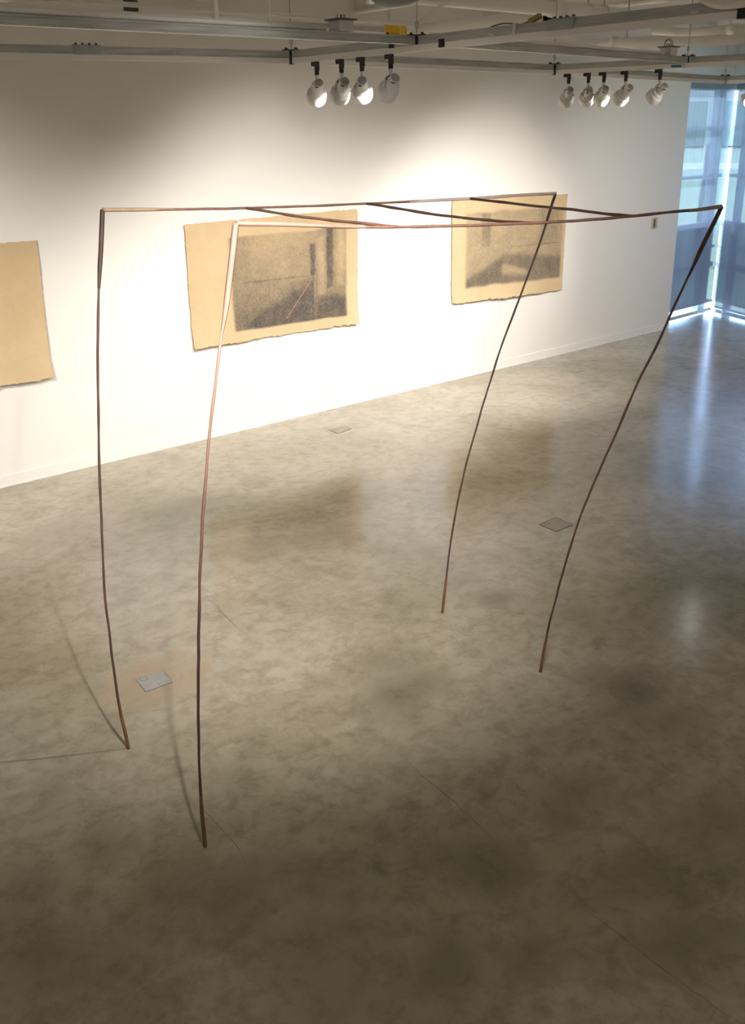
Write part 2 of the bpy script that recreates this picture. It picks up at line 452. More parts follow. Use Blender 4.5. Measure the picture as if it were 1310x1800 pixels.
def rounded(pts, r, n=6):
    """polyline with its corners rounded off"""
    P = [Vector(p) for p in pts]
    out = [P[0]]
    for a, b, c in zip(P, P[1:], P[2:]):
        da, dc = (a - b), (c - b)
        ra = min(r, da.length * 0.45, dc.length * 0.45)
        p, q = b + da.normalized() * ra, b + dc.normalized() * ra
        for k in range(n + 1):
            t = k / n
            out.append((1 - t) ** 2 * p + 2 * t * (1 - t) * b + t * t * q)
    out.append(P[-1])
    return out

def lathe(bm, prof, M=None, sides=28, mi=0):
    """profile of (radius, height) spun about z, then moved by M"""
    M = M or Matrix.Identity(4)
    rings = []
    for r, z in prof:
        if r < 1e-6:
            rings.append([bm.verts.new(M @ Vector((0, 0, z)))])
        else:
            rings.append([bm.verts.new(M @ Vector((r * math.cos(2 * PI * k / sides), r * math.sin(2 * PI * k / sides), z))) for k in range(sides)])
    for a, b in zip(rings, rings[1:]):
        for k in range(sides):
            q = [a[k % len(a)], a[(k + 1) % len(a)], b[(k + 1) % len(b)], b[k % len(b)]]
            q = [v for i, v in enumerate(q) if v not in q[:i]]
            if len(q) > 2:
                bm.faces.new(q).material_index = mi
    return bm

# ------------------------------------------------------------------ the setting
WALL_Y, WALL_END, CEIL = 8.29, 12.98, 4.42
BAY_A, BAY_B = Vector((12.98, 8.640)), Vector((14.87, 8.752))
east_dir = Vector((-0.396, -0.918)).normalized()
BAY_C = BAY_B + east_dir * 3.9
X0, Y0 = -3.2, -3.6

# floor, as a fine grid that carries where its stains lie
bm = bmesh.new()
nx, ny = 230, 160
fx0, fx1, fy0, fy1 = X0, 15.2, Y0, 9.0
grid = [[bm.verts.new((fx0 + (fx1 - fx0) * i / nx, fy0 + (fy1 - fy0) * j / ny, 0)) for i in range(nx + 1)] for j in range(ny + 1)]
for j in range(ny):
    for i in range(nx):
        bm.faces.new((grid[j][i], grid[j][i + 1], grid[j + 1][i + 1], grid[j + 1][i]))
floor = struct(obj('floor', bm, 'floor'))
sa = floor.data.attributes.new('stain', 'FLOAT', 'POINT')
ra = floor.data.attributes.new('rust', 'FLOAT', 'POINT')
pc = [sum(p[k] for p in D['plates'][0]) / 4 for k in (0, 1)]
for i, v in enumerate(floor.data.vertices):
    x, y = v.co.x, v.co.y
    if 0 < x < 9 and 0.5 < y < 8.3:
        wob = 0.35 * noise.noise(Vector((x * 3.1, y * 3.1, 1.7))) + 0.25 * noise.noise(Vector((x * 7, y * 7, 4.2)))
        s = 0.0
        for sx, sy, sr, sw in D['stains']:
            d = math.hypot((x - sx) * 0.8, y - sy) / (sr * 1.35) + wob
            if d < 1:
                s = max(s, sw * (1 - d) ** 0.8 if d > 0 else sw)
        sa.data[i].value = min(s, 1.0)
        d = math.hypot((x - pc[0]) * 0.72, (y - pc[1]) * 0.95) + 0.06 * noise.noise(Vector((x * 6, y * 6, 9)))
        ra.data[i].value = max(0.0, min(1.0, (0.25 - d - 0.03 * noise.noise(Vector((x * 17, y * 17, 2)))) / 0.02)) * (0.7 + 0.3 * (d > 0.215))

# cracks and the slab joint: thin slivers set flush in the floor
for key, pts in D['cracks'].items():
    bm = bmesh.new()
    P = [Vector((*p, 0)) for p in pts]
    Q = []
    for a, b in zip(P, P[1:]):
        n = max(2, int((b - a).length / 0.03))
        for k in range(n):
            q = a.lerp(b, k / n)
            amp = 0.003 if key == 'e' else 0.012
            Q.append(q + Vector((noise.noise(q * 14), noise.noise(q * 14 + Vector((5, 5, 5))), 0)) * amp)
    Q.append(P[-1])
    w0 = {'a': 0.0032, 'b': 0.0026, 'c': 0.0022, 'd': 0.0026, 'e': 0.0055}[key]
    prev = None
    for i, q in enumerate(Q):
        t = (Q[min(i + 1, len(Q) - 1)] - Q[max(i - 1, 0)]).normalized()
        n = Vector((-t.y, t.x, 0))
        w = w0 * (0.6 + 0.8 * abs(noise.noise(q * 20))) * (1 if key == 'e' else min(1, 4 * i / len(Q), 4 * (len(Q) - 1 - i) / len(Q)))
        cur = (bm.verts.new(q + n * w + Vector((0, 0, 0.0006))), bm.verts.new(q - n * w + Vector((0, 0, 0.0006))))
        if prev:
            bm.faces.new((prev[0], prev[1], cur[1], cur[0]))
        prev = cur
    obj('slab_joint' if key == 'e' else 'floor_crack', bm, 'joint' if key == 'e' else 'crack', floor)

# walls
bm = bmesh.new()
box(bm, (X0, WALL_Y, -0.05), (WALL_END, 8.64, CEIL))
struct(obj('wall_north', bm, 'wall'))
bm = bmesh.new()
box(bm, (X0 - 0.2, Y0, -0.05), (X0, 8.64, CEIL))
struct(obj('wall_west', bm, 'wall'))
bm = bmesh.new()
box(bm, (X0 - 0.2, Y0 - 0.2, -0.05), (BAY_C.x + 0.3, Y0, CEIL))
struct(obj('wall_south', bm, 'wall'))
bm = bmesh.new()
box(bm, (BAY_C.x, Y0, -0.05), (BAY_C.x + 0.25, BAY_C.y, CEIL))
struct(obj('wall_east', bm, 'wall'))
bm = bmesh.new()
HEAD = 3.37
obox(bm, BAY_A, BAY_B + Vector((0.12, 0)), 0.08, HEAD + 0.03, CEIL, 0.08)
obox(bm, BAY_B, BAY_C, 0.08, HEAD + 0.03, CEIL, 0.08)
struct(obj('wall_over_bay', bm, 'wall'))
bm = bmesh.new()
box(bm, (X0 - 0.2, Y0 - 0.2, CEIL), (15.6, 9.4, CEIL + 0.15))
ceiling = struct(obj('ceiling', bm, 'ceiling'))
bm = bmesh.new()
box(bm, (X0, WALL_Y - 0.014, 0), (WALL_END, WALL_Y, 0.1))
bevel(bm, 0.004)
struct(obj('baseboard_north', bm, 'base'))
bm = bmesh.new()
box(bm, (X0, WALL_Y - 0.02, 0), (WALL_END, WALL_Y - 0.0142, 0.012))
struct(obj('trim_1', bm, 'base'))

# ceiling joists across the gallery
for k in range(-3, 4):
    x = 6.97 + k * 1.83
    bm = bmesh.new()
    box(bm, (x - 0.05, Y0, 3.95), (x + 0.05, WALL_Y, 3.97))
    box(bm, (x - 0.012, Y0, 3.97), (x + 0.012, WALL_Y, CEIL - 0.02))
    box(bm, (x - 0.05, Y0, CEIL - 0.02), (x + 0.05, WALL_Y, CEIL))
    struct(obj('trim_%d' % (k + 5), bm, 'ceiling'))

# corner glazing
def window(name, a, b, mullions):
    w = struct(bpy.data.objects.new(name, None))
    COL.objects.link(w)
    d = (b - a).normalized()
    bm = bmesh.new()
    for z0, z1 in ((0.14, 0.165), (0.70, 0.77), (1.0, 1.035), (1.34, 1.42), (2.08, 2.13), (2.77, 2.83), (HEAD - 0.04, HEAD + 0.05)):
        obox(bm, a, b, 0.04, z0, z1, 0.06)
    for m0, m1 in mullions:
        obox(bm, a + d * m0, a + d * m1, 0.05, 0.02, HEAD, 0.06)
    obj('window_frame', bm, 'frame', w)
    bm = bmesh.new()
    obox(bm, a, b, 0.004, 0.02, HEAD, 0.06)
    obj('glass_pane', bm, 'glass', w)
    bm = bmesh.new()
    obox(bm, a, b, 0.004, 0.165, 1.335, 0.075)
    obj('tinted_pane', bm, 'tint', w)
    return w
LN = (BAY_B - BAY_A).length
window('window_1', BAY_A, BAY_B, ((0.0, 0.06), (LN - 0.36, LN - 0.16)))
window('window_2', BAY_B, BAY_C, ((0.33, 0.41), (1.45, 1.53), (2.8, 2.88), (3.84, 3.9)))
bm = bmesh.new()
obox(bm, BAY_A, BAY_B, 0.06, -0.02, 0.03, 0.06)
struct(obj('trim_9', bm, 'curb'))
bm = bmesh.new()
obox(bm, BAY_B, BAY_C, 0.06, -0.02, 0.03, 0.06)
struct(obj('trim_10', bm, 'curb'))

def blind(a, b, z0, label):
    t = thing('roller_blind', label, 'blind', (0, 0, 0))
    bm = bmesh.new()
    n = 40
    d = (b - a)
    nn = Vector((-d.y, d.x)).normalized()
    rows = []
    for j in range(13):
        z = z0 + (HEAD - 0.03 - z0) * j / 12
        rows.append([bm.verts.new((*(a + d * (i / n) + nn * 0.004 * noise.noise(Vector((i * 0.35, j * 0.05, a.x)))), z)) for i in range(n + 1)])
    for r0, r1 in zip(rows, rows[1:]):
        for i in range(n):
            bm.faces.new((r0[i], r0[i + 1], r1[i + 1], r1[i]))
    obj('shade_fabric', bm, 'blind', t, True)
    bm = bmesh.new()
    obox(bm, a, b, 0.009, z0 - 0.03, z0)
    obj('hem_bar', bm, 'frame', t)
    bm = bmesh.new()
    obox(bm, a, b, 0.035, HEAD - 0.03, HEAD + 0.05)
    obj('cassette', bm, 'frame', t)
    return t
inL = Vector((0.02, -0.09))
blind(BAY_A + Vector((0.03, -0.09)), BAY_B + Vector((-0.12, -0.10)), 0.18, 'blue lit roller blind on the left side of the corner window, beside the white wall')
blind(BAY_B + east_dir * 0.25 + Vector((-0.075, 0.03)), BAY_B + east_dir * 1.46 + Vector((-0.075, 0.03)), 0.10, 'blue lit roller blind on the right side of the corner window, at the frame edge')

blind(BAY_B + east_dir * 1.52 + Vector((-0.075, 0.03)), BAY_B + east_dir * 3.8 + Vector((-0.075, 0.03)), 0.10, 'blue lit roller blind beyond the right edge of the photo')

# outdoors, seen dimly through the shade fabric
bm = bmesh.new()
box(bm, (-40, 9.4, -0.5), (190, 190, -0.3))
box(bm, (15.4, -90, -0.5), (190, 9.4, -0.3))
struct(obj('ground', bm, 'grass'))
bm = bmesh.new()
obox(bm, (34, 105), (106, -15), 6.0, -0.3, -0.27)
struct(obj('pavement', bm, 'road'))
bm = bmesh.new()
obox(bm, (65, 180), (185, -25), 4.0, -0.3, 5.5)
bevel(bm, 1.2, 2)
struct(obj('bank', bm, 'hedge'))
bm = bmesh.new()
obox(bm, (85, 190), (188, 0), 1.5, -0.3, 11)
struct(obj('far_building', bm, 'pink'))
t = thing('outdoor_post', 'pale tall post outside, seen through the left blind of the corner window', 'post', (21.4, 13.0, -0.3))
bm = bmesh.new()
tube(bm, [(0, 0, 2.7), (0, 0, 9)], 0.14, 16)
obj('shaft', bm, 'post', t, True)
bm = bmesh.new()
tube(bm, [(0, 0, 0), (0, 0, 2.7)], 0.15, 16)
obj('sleeve', bm, 'dome', t, True)

# ------------------------------------------------------------------ floor boxes
plate_label = ['grey steel floor box cover in a rust coloured ring near the left legs',
               'square floor box cover with dark seams beside the right legs',
               'small floor box cover close to the white wall, below the middle drawing',
               'faint floor box cover far back, close to the wall under the right drawing']
for i, q in enumerate(D['plates']):
    c = Vector((sum(p[0] for p in q) / 4, sum(p[1] for p in q) / 4, 0))
    t = thing('floor_box', plate_label[i], 'floor box', c, 'floor box covers set in the concrete')
    Q = [Vector((*p, 0)) - c for p in q]
    bm = bmesh.new()
    g = 1.0 + (0.035 if i == 0 else 0.09)
    v = [bm.verts.new(p * g + Vector((0, 0, z))) for z in (-0.01, 0.0012) for p in Q]
    for f in ((3, 2, 1, 0), (4, 5, 6, 7), (0, 1, 5, 4), (1, 2, 6, 5), (2, 3, 7, 6), (3, 0, 4, 7)):
        bm.faces.new([v[k] for k in f])
    obj('rim', bm, 'gap', t)
    def pt(u, w, z):
        return Q[3].lerp(Q[2], u).lerp(Q[0].lerp(Q[1], u), w) + Vector((0, 0, z))
    bm = bmesh.new()
    def slab(u0, w0, u1, w1, z1):
        v = [bm.verts.new(pt(u, w, z)) for z in (-0.008, z1) for u, w in ((u0, w0), (u1, w0), (u1, w1), (u0, w1))]
        for f in ((3, 2, 1, 0), (4, 5, 6, 7), (0, 1, 5, 4), (1, 2, 6, 5), (2, 3, 7, 6), (3, 0, 4, 7)):
            bm.faces.new([v[k] for k in f])
    slab(0, 0, 1, 1, 0.0022)
    obj('cover', bm, 'plate' if i == 0 else 'plate2', t)
    for (u0, w0, u1, w1) in ((0.12, 0.78, 0.34, 0.97), (0.55, 0.05, 0.93, 0.24)):
        bm = bmesh.new()
        slab(u0 - .012, w0 - .02, u1 + .012, w1 + .02, 0.0025)
        f = obj('flap_seam', bm, 'gap', t)
        bm = bmesh.new()
        slab(u0, w0, u1, w1, 0.0030)
        obj('flap', bm, 'plate' if i == 0 else 'plate2', t)

# ------------------------------------------------------------------ charcoal drawings
def ss(a, b, x):
    t = max(0.0, min(1.0, (x - a) / (b - a)))
    return t * t * (3 - 2 * t)

def soft(u, v, u0, u1, v0, v1, e=0.012):
    return ss(u0 - e, u0 + e, u) * (1 - ss(u1 - e, u1 + e, u)) * ss(v0 - e, v0 + e, v) * (1 - ss(v1 - e, v1 + e, v))

def charcoal_mid(u, v):
    n = noise.noise(Vector((u * 7, v * 5, 3)))
    top = 0.86 + 0.02 * n
    m = soft(u, v, 0.228 + 0.012 * (1 - v), 0.927, 0.085 + 0.012 * n, top, 0.012)
    d = 0.50 + 0.25 * (1 - ss(0.15, 0.66, v))
    d -= 0.22 * math.exp(-((u - 0.50) / 0.20) ** 2 - ((v - 0.86) / 0.17) ** 2)
    d += 0.10 * (1 - ss(0.24, 0.38, u)) * ss(0.25, 0.7, v)
    d = max(d, 0.86 * soft(u, v, 0.69, 0.738, 0.47, 0.75, 0.018))
    d = max(d, 0.86 * soft(u, v, 0.793, 0.852, 0.34, 0.9, 0.020))
    d = max(d, 0.62 * soft(u, v, 0.80, 0.86, 0.28, 0.45, 0.02))
    # lit strips beside the dark openings
    d -= 0.27 * soft(u, v, 0.748, 0.788, 0.30, 0.80, 0.015) * (1 - 0.4 * v)
    d -= 0.22 * soft(u, v, 0.868, 0.915, 0.36, 0.9, 0.02)
    # dark slope rising from lower left, and dark corner at lower right
    edge = 0.15 + (u - 0.30) * 0.86
    if u < 0.72:
        d += 0.24 * ss(edge + 0.03, edge - 0.08, v) * ss(0.26, 0.36, u)
    d += 0.24 * ss(0.33 + 0.0 * u, 0.22, v) * ss(0.70, 0.78, u)
    d += 0.2 * math.exp(-((v - (0.49 - 0.02 * u)) / 0.006) ** 2) * soft(u, v, 0.3, 0.68, 0, 1, 0.02)
    d = max(d, 0.7 * soft(u, v, 0.922, 0.929, 0.12, 0.86, 0.003))
    d = max(d, 0.55 * soft(u, v, 0.30, 0.305, 0.40, 0.72, 0.003))
    return max(0, min(0.92, d + 0.10 * n)) * m

def red_mid(u, v):
    t = (u - 0.545) / (0.71 - 0.545)
    if 0 <= t <= 1:
        return 0.8 * math.exp(-((v - (0.135 + 0.315 * t)) / 0.0055) ** 2)
    return 0

def charcoal_right(u, v):
    n = noise.noise(Vector((u * 7, v * 5, 8)))
    m = soft(u, v, 0.118, 0.975, 0.145 + 0.02 * n, 0.875 + 0.02 * n, 0.02)
    d = 0.40 + 0.08 * (1 - ss(0.3, 0.8, v))
    d = max(d, 0.62 * soft(u, v, 0.245, 0.325, 0.53, 0.87, 0.012))
    d = max(d, 0.32 * soft(u, v, 0.20, 0.33, 0.40, 0.87, 0.03))
    d = max(d, 0.56 * soft(u, v, 0.76, 0.935, 0.50, 0.87, 0.008))
    d = max(d, 0.46 * soft(u, v, 0.73, 0.77, 0.50, 0.87, 0.008))
    ridge = 0.46 - 0.75 * max(0, 0.44 - u) - 0.16 * max(0, u - 0.5)
    d += 0.30 * ss(ridge + 0.015, ridge - 0.05, v)
    inside = soft(u, v, 0.43, 0.66, 0.15, 0.36, 0.02) * ss(0.0, 0.06, (0.385 - 0.42 * (u - 0.42)) - v) * ss(0.0, 0.08, v - (0.20 - 0.10 * (u - 0.42)))
    d -= 0.42 * inside
    d += 0.16 * ss(0.34, 0.2, v) * (1 - ss(0.3, 0.55, u))
    d += 0.25 * math.exp(-((v - 0.512) / 0.005) ** 2) * soft(u, v, 0.5, 0.96, 0, 1, 0.02)
    return max(0, min(0.8, d * 0.95 + 0.09 * n)) * m

def charcoal_left(u, v):
    n = noise.noise(Vector((u * 7, v * 5, 14)))
    m = soft(u, v, 0.06, 0.775, 0.12, 0.88, 0.02)
    return max(0, (0.5 + 0.2 * (1 - ss(0.2, 0.6, v)) + 0.12 * n)) * m

def sheet(corners, fn, label, red=None, seed=0.0, wave=0.004, nu=300, nv=180):
    TL, TR, BR, BL = [Vector(c) for c in corners]
    cx = (TL.x + TR.x) / 2
    base = Vector((cx, WALL_Y, 0))
    bm = bmesh.new()
    uv = []
    rows = []
    for j in range(nv + 1):
        row = []
        for i in range(nu + 1):
            u, v = i / nu, j / nv
            p = BL.lerp(BR, u).lerp(TL.lerp(TR, u), v)
            eu = math.exp(-min(u, 1 - u) * 60)
            ev = math.exp(-min(v, 1 - v) * 40)
            jag = noise.noise(Vector((p.x * 26, p.z * 26, seed))) * 0.014 + noise.noise(Vector((p.x * 75, p.z * 75, seed))) * 0.010 \
                + noise.noise(Vector((p.x * 5, p.z * 5, seed + 3))) * 0.014
            x = p.x + jag * eu * 0.45
            z = p.z + jag * ev * (1.0 if v < 0.5 else 0.3)
            off = 0.010 + wave * (1 + noise.noise(Vector((u * 3.2, v * 2.3, seed + 1)))) + 0.003 * noise.noise(Vector((u * 9, v * 8, seed)))
            off += 0.040 * math.exp(-v * 9) * (0.75 + 0.5 * math.sin(u * 6 + seed)) + 0.018 * math.exp(-u * 14) + 0.008 * math.exp(-(1 - u) * 18)
            row.append(bm.verts.new((x - base.x, -off, z)))
            uv.append((u, v))
        rows.append(row)
    for r0, r1 in zip(rows, rows[1:]):
        for i in range(nu):
            bm.faces.new((r0[i], r0[i + 1], r1[i + 1], r1[i]))
    o = obj('charcoal_drawing', bm, 'paper', None, True, base)
    a = o.data.attributes.new('charcoal', 'FLOAT', 'POINT')
    for k, (u, v) in enumerate(uv):
        a.data[k].value = fn(u, v)
    if red:
        b = o.data.attributes.new('redline', 'FLOAT', 'POINT')
        for k, (u, v) in enumerate(uv):
            b.data[k].value = red(u, v)
    md = o.modifiers.new('thickness', 'SOLIDIFY')
    md.thickness = 0.0012
    md.offset = 0
    tag(o, label, 'drawing', 'charcoal drawings on tan paper')
    return o

sheet(D['papers'][0], charcoal_mid, 'tan deckle edged paper with a dark charcoal drawing, middle one on the wall', red_mid, 1.0)
sheet(D['papers'][1], charcoal_right, 'tan deckle edged paper with a pale grey charcoal drawing, nearest the window', None, 5.0, 0.005)
le = D['left_paper_right_edge']
lt, lb = Vector(le[0]), Vector(le[1])
sheet([(lt.x - 2.12, lt.y, 2.05), le[0], le[1], (lb.x - 2.10, lb.y, 0.87)], charcoal_left, 'tan paper cut off by the left edge of the photo, its bare margin showing', None, 9.0, 0.006)

# thermostat
tx, ty, tz = D['thermostat']
t = thing('thermostat', 'small beige thermostat with a dark stripe on the white wall near the window', 'thermostat', (tx, ty, tz))
bm = bmesh.new()
box(bm, (-0.045, -0.018, -0.075), (0.075, 0, 0.075))
bevel(bm, 0.004)
obj('back_plate', bm, 'thermo', t)
bm = bmesh.new()
box(bm, (-0.022, -0.030, -0.055), (0.010, -0.017, 0.055))
bevel(bm, 0.003)
obj('housing', bm, 'thermo_dark', t)

# ------------------------------------------------------------------ stick sculpture
root = thing('stick_sculpture', 'tall open sculpture of thin bent brown sticks standing on four legs on the concrete floor', 'sculpture', (0, 0, 0))
def stick(name, pts, mat, parent, r=0.0068, seed=0.0, taper=None, n=8, sides=8, rough=0.35):
    bm = bmesh.new()
    P = catmull(pts, n)
    for k, p in enumerate(P):
        P[k] = p + Vector((noise.noise(p * 6 + Vector((seed, 0, 0))), noise.noise(p * 6 + Vector((0, seed, 3))), 0)) * 0.0025
    tube(bm, P, taper or r, sides, rough=rough, seed=seed)
    return obj(name, bm, mat, parent, True)

def along(pts, dist, frm_start=True):
    P = pts if frm_start else pts[::-1]
    P = [Vector(p) for p in P]
    out = [P[0]]
    acc = 0
    for a, b in zip(P, P[1:]):
        L = (b - a).length
        if acc + L >= dist:
            out.append(a.lerp(b, (dist - acc) / L))
            break
        out.append(b)
        acc += L
    return out

leg_mats = [('bark', 'dark_wood', 'peg_wood'), ('graded_bark', 'pale_wood', 'peg_wood'), ('bark', 'dark_wood', 'peg_wood'), ('bark', 'dark_wood', 'peg_wood')]
splice_len = [0.36, 0.42, 0.20, 0.34]
for i, pts in enumerate(D['legs']):
    m, sm, pm = leg_mats[i]
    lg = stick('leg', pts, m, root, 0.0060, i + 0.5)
    sp = along(pts, splice_len[i])
    obj_ = stick('splice_block', sp, sm, lg, 0.0105, i + 2.5, (lambda s, k=(0.0112, 0.0132, 0.009, 0.0112)[i]: k if s < 0.7 else k - (s - 0.7) / 0.3 * (k - 0.0066)), sides=6, rough=0.10)
    fp = along(pts, 0.24, False)
    pg = stick('foot_peg', fp, pm, lg, 0.0085, i + 4.5, (lambda s: 0.0088 if s < 0.7 else 0.0088 - (s - 0.7) / 0.3 * 0.0022), sides=6, rough=0.08)

bb = stick('beam', D['back_beam'], 'red_bark', root, 0.0062, 11, n=12)
stick('splice_block', along(D['back_beam'], 0.34), 'tan_wood', bb, 0.01, 12, (lambda s: 0.0105 if s < 0.5 else 0.0105 - (s - 0.5) * 0.008), sides=6, rough=0.1)
stick('splice_block', along(D['back_beam'], 1.0, False), 'spotlit_wood', bb, 0.008, 13, (lambda s: 0.0092 - s * 0.0008), sides=6, rough=0.1)  # pale sleeve over the right end, painted as if spotlit
fb = stick('beam', D['front_beam'], 'red_bark', root, 0.0066, 14, n=12)
stick('splice_block', along(D['front_beam'], 0.55), 'pale_wood', fb, 0.01, 15, (lambda s: 0.0115 - s * 0.0045), sides=6, rough=0.1)
stick('splice_block', along(D['front_beam'], 0.20, False), 'tan_wood', fb, 0.009, 16, (lambda s: 0.0098 - s * 0.002), sides=6, rough=0.1)
for k, pts in enumerate(D['rungs']):
    stick('rung', pts, 'red_bark' if k == 0 else 'bark', root, 0.0068, 20 + k, n=10)

# ------------------------------------------------------------------ steel grid with lighting track
def channel(name, a, b, label, group='galvanised strut grid'):
    a, b = Vector(a), Vector(b)
    d = b - a
    L = d.length
    t = tag(None or obj_channel(L), label, 'strut', group)
    t.location = a
    t.rotation_euler = (0, 0, math.atan2(d.y, d.x))
    return t
def obj_channel(L):
    bm = bmesh.new()
    h, w, k = 0.041, 0.0205, 0.0025
    prof = [(-w, 0), (w, 0), (w, h), (w - 0.009, h), (w - 0.009, h - 0.007), (w - 0.009 + k, h - 0.007), (w - 0.009 + k, h - k), (w - k, h - k),
            (w - k, k), (-w + k, k), (-w + k, h - k), (-w + 0.009 - k, h - k), (-w + 0.009 - k, h - 0.007), (-w + 0.009, h - 0.007), (-w + 0.009, h), (-w, h)]
    # a shallow groove pressed along each side
    prof = prof[:2] + [(w, 0.008), (w - 0.002, 0.010), (w - 0.002, 0.030), (w, 0.032)] + prof[2:] + [(-w, 0.032), (-w + 0.002, 0.030), (-w + 0.002, 0.010), (-w, 0.008)]
    ends = []
    for x in (0, L):
        ends.append([bm.verts.new((x, y, z)) for y, z in prof])
    n = len(prof)
    for i in range(n):
        bm.faces.new((ends[0][i], ends[0][(i + 1) % n], ends[1][(i + 1) % n], ends[1][i]))
    bm.faces.new(ends[0])
    bm.faces.new(ends[1][::-1])
    return obj('strut_channel', bm, 'galv')

def track(a, b, label):
    a, b = Vector(a), Vector(b)
    d = b - a
    L = d.length
    t = thing('light_track', label, 'track', a, 'white lighting track under the struts')
    t.rotation_euler = (0, 0, math.atan2(d.y, d.x))
    bm = bmesh.new()
    w, h = 0.0175, 0.030
    prof = [(-w, 0), (w, 0), (w, -h), (0.009, -h), (0.009, -h + 0.008), (-0.009, -h + 0.008), (-0.009, -h), (-w, -h)]
    ends = [[bm.verts.new((x, y, z)) for y, z in prof] for x in (0, L)]
    n = len(prof)
    for i in range(n):
        bm.faces.new((ends[0][i], ends[0][(i + 1) % n], ends[1][(i + 1) % n], ends[1][i]))
    bm.faces.new(ends[0])
    bm.faces.new(ends[1][::-1])
    obj('rail', bm, 'track', t)
    for x in (0.0, L - 0.012):
        bm = bmesh.new()
        box(bm, (x - 0.001, -w - 0.001, -h - 0.001), (x + 0.013, w + 0.001, 0.0))
        obj('end_cap', bm, 'track', t)
    return t

ZG = 3.30
J = {k[2:]: Vector(v) for k, v in D.items() if k.startswith('J_')}
J['AC'] = Vector((3.9111, 4.1661, 3.3))
J['AD'] = Vector((6.9115, 4.4633, 3.3))
def ext(p, q, s):
    return q + (q - p).normalized() * s
def shy(p, q, s=0.03):
    """the pair p, q with both ends drawn in"""
    u = (q - p).normalized() * s
    return p + u, q - u
CR, DR, ER = ext(J['BC'], J['CR'], 2.2), ext(J['BD'], J['DR'], 4.0), ext(J['BE'], J['ER'], 4.5)
AE = ext(J['AC'], J['AD'], 2.6)
channel('strut', *shy(ext(J['BC'], J['BL'], 1.5), J['BC']), 'galvanised strut nearest the wall, left run up to the first joint')
channel('strut', *shy(J['BC'], J['BD']), 'galvanised strut nearest the wall, between the two groups of spotlights')
channel('strut', *shy(J['BD'], J['BE']), 'galvanised strut nearest the wall, right run ending above the window')
channel('strut', *shy(ext(J['AC'], J['AL'], 1.5), J['AC']), 'galvanised strut across the top left, with conduit lying on it')
channel('strut', *shy(J['AC'], J['AD']), 'galvanised strut running behind the long crossing strut to the right joint')
channel('strut', *shy(J['BC'], J['AC']), 'short galvanised strut holding the left group of four spotlights')
channel('strut', *shy(J['AC'], CR), 'long galvanised strut crossing the upper right towards the viewer')
channel('strut', *shy(J['BD'], J['AD']), 'galvanised strut holding the right group of five spotlights')
channel('strut', *shy(J['AD'], DR), 'galvanised strut running off the right edge below the big white pipe')
channel('strut', *shy(J['BE'], ER), 'galvanised strut at the right edge just above the window head')

dz = Vector((0, 0, -0.0005))
track(*[p + dz for p in shy(ext(J['BC'], J['BL'], 1.5), J['BC'])], 'white lighting track under the wall strut, left of the first joint')
track(*[p + dz for p in shy(J['BC'], J['BD'])], 'white lighting track under the wall strut between the spotlight groups')
track(*[p + dz for p in shy(J['BD'], J['BE'])], 'white lighting track under the wall strut near the window')
track(*[p + dz for p in shy(J['BC'], CR)], 'long white lighting track carrying the left group of four spotlights')
track(*[p + dz for p in shy(J['BD'], DR)], 'white lighting track carrying the right group of five spotlights')
track(*[p + dz for p in shy(J['BE'], ER)], 'white lighting track at the right edge over the window')

def joint(p, label, low=-0.035, top=4.42):
    t = thing('strut_joint', label, 'bracket', p, 'dark joints of the strut grid')
    bm = bmesh.new()
    box(bm, (-0.06, -0.013, 0.042), (0.06, 0.013, 0.048))
    box(bm, (-0.013, -0.06, 0.042), (0.013, 0.06, 0.0485))
    for sx, sy in ((0.042, 0), (-0.042, 0), (0, 0.042), (0, -0.042)):
        lathe(bm, [(0, 0.058), (0.008, 0.058), (0.008, 0.048), (0, 0.048)], Matrix.Translation((sx, sy, 0)), 6)
    obj('cross_plate', bm, 'dark_steel', t)
    bm = bmesh.new()
    box(bm, (-0.012, -0.012, low), (0.012, 0.012, 0.042))
    bevel(bm, 0.003)
    obj('gusset', bm, 'dark_steel', t)
    bm = bmesh.new()
    tube(bm, [(0, 0, 0.04), (0, 0, top - p.z)], 0.0035, 8)
    obj('hanger_rod', bm, 'rod', t)
    bm = bmesh.new()
    ring = [(0.013 * math.cos(a), 0, 0.095 + 0.016 * math.sin(a)) for a in [2 * PI * k / 16 for k in range(17)]]
    tube(bm, ring, 0.003, 6, cap=False)
    obj('eye_nut', bm, 'rod', t)
    return t
joint(J['BC'], 'dark joint with hanger rod at the left end of the four spotlights')
joint(J['AC'], 'dark joint where the two long struts cross near the yellow label', 0.001)
joint(J['BD'], 'dark joint with hanger rod at the left end of the five spotlights')
joint(J['AD'], 'dark joint beside the junction box with wire loops', 0.001)
joint(J['BE'], 'dark joint with hanger rod above the corner window')

# ------------------------------------------------------------------ track spotlights
def basis(axis):
    z = axis.normalized()
    x = Vector((0, 0, 1)).cross(z)
    x = x.normalized() if x.length > 1e-4 else Vector((1, 0, 0))
    y = z.cross(x)
    return Matrix((x, y, z)).transposed().to_4x4()

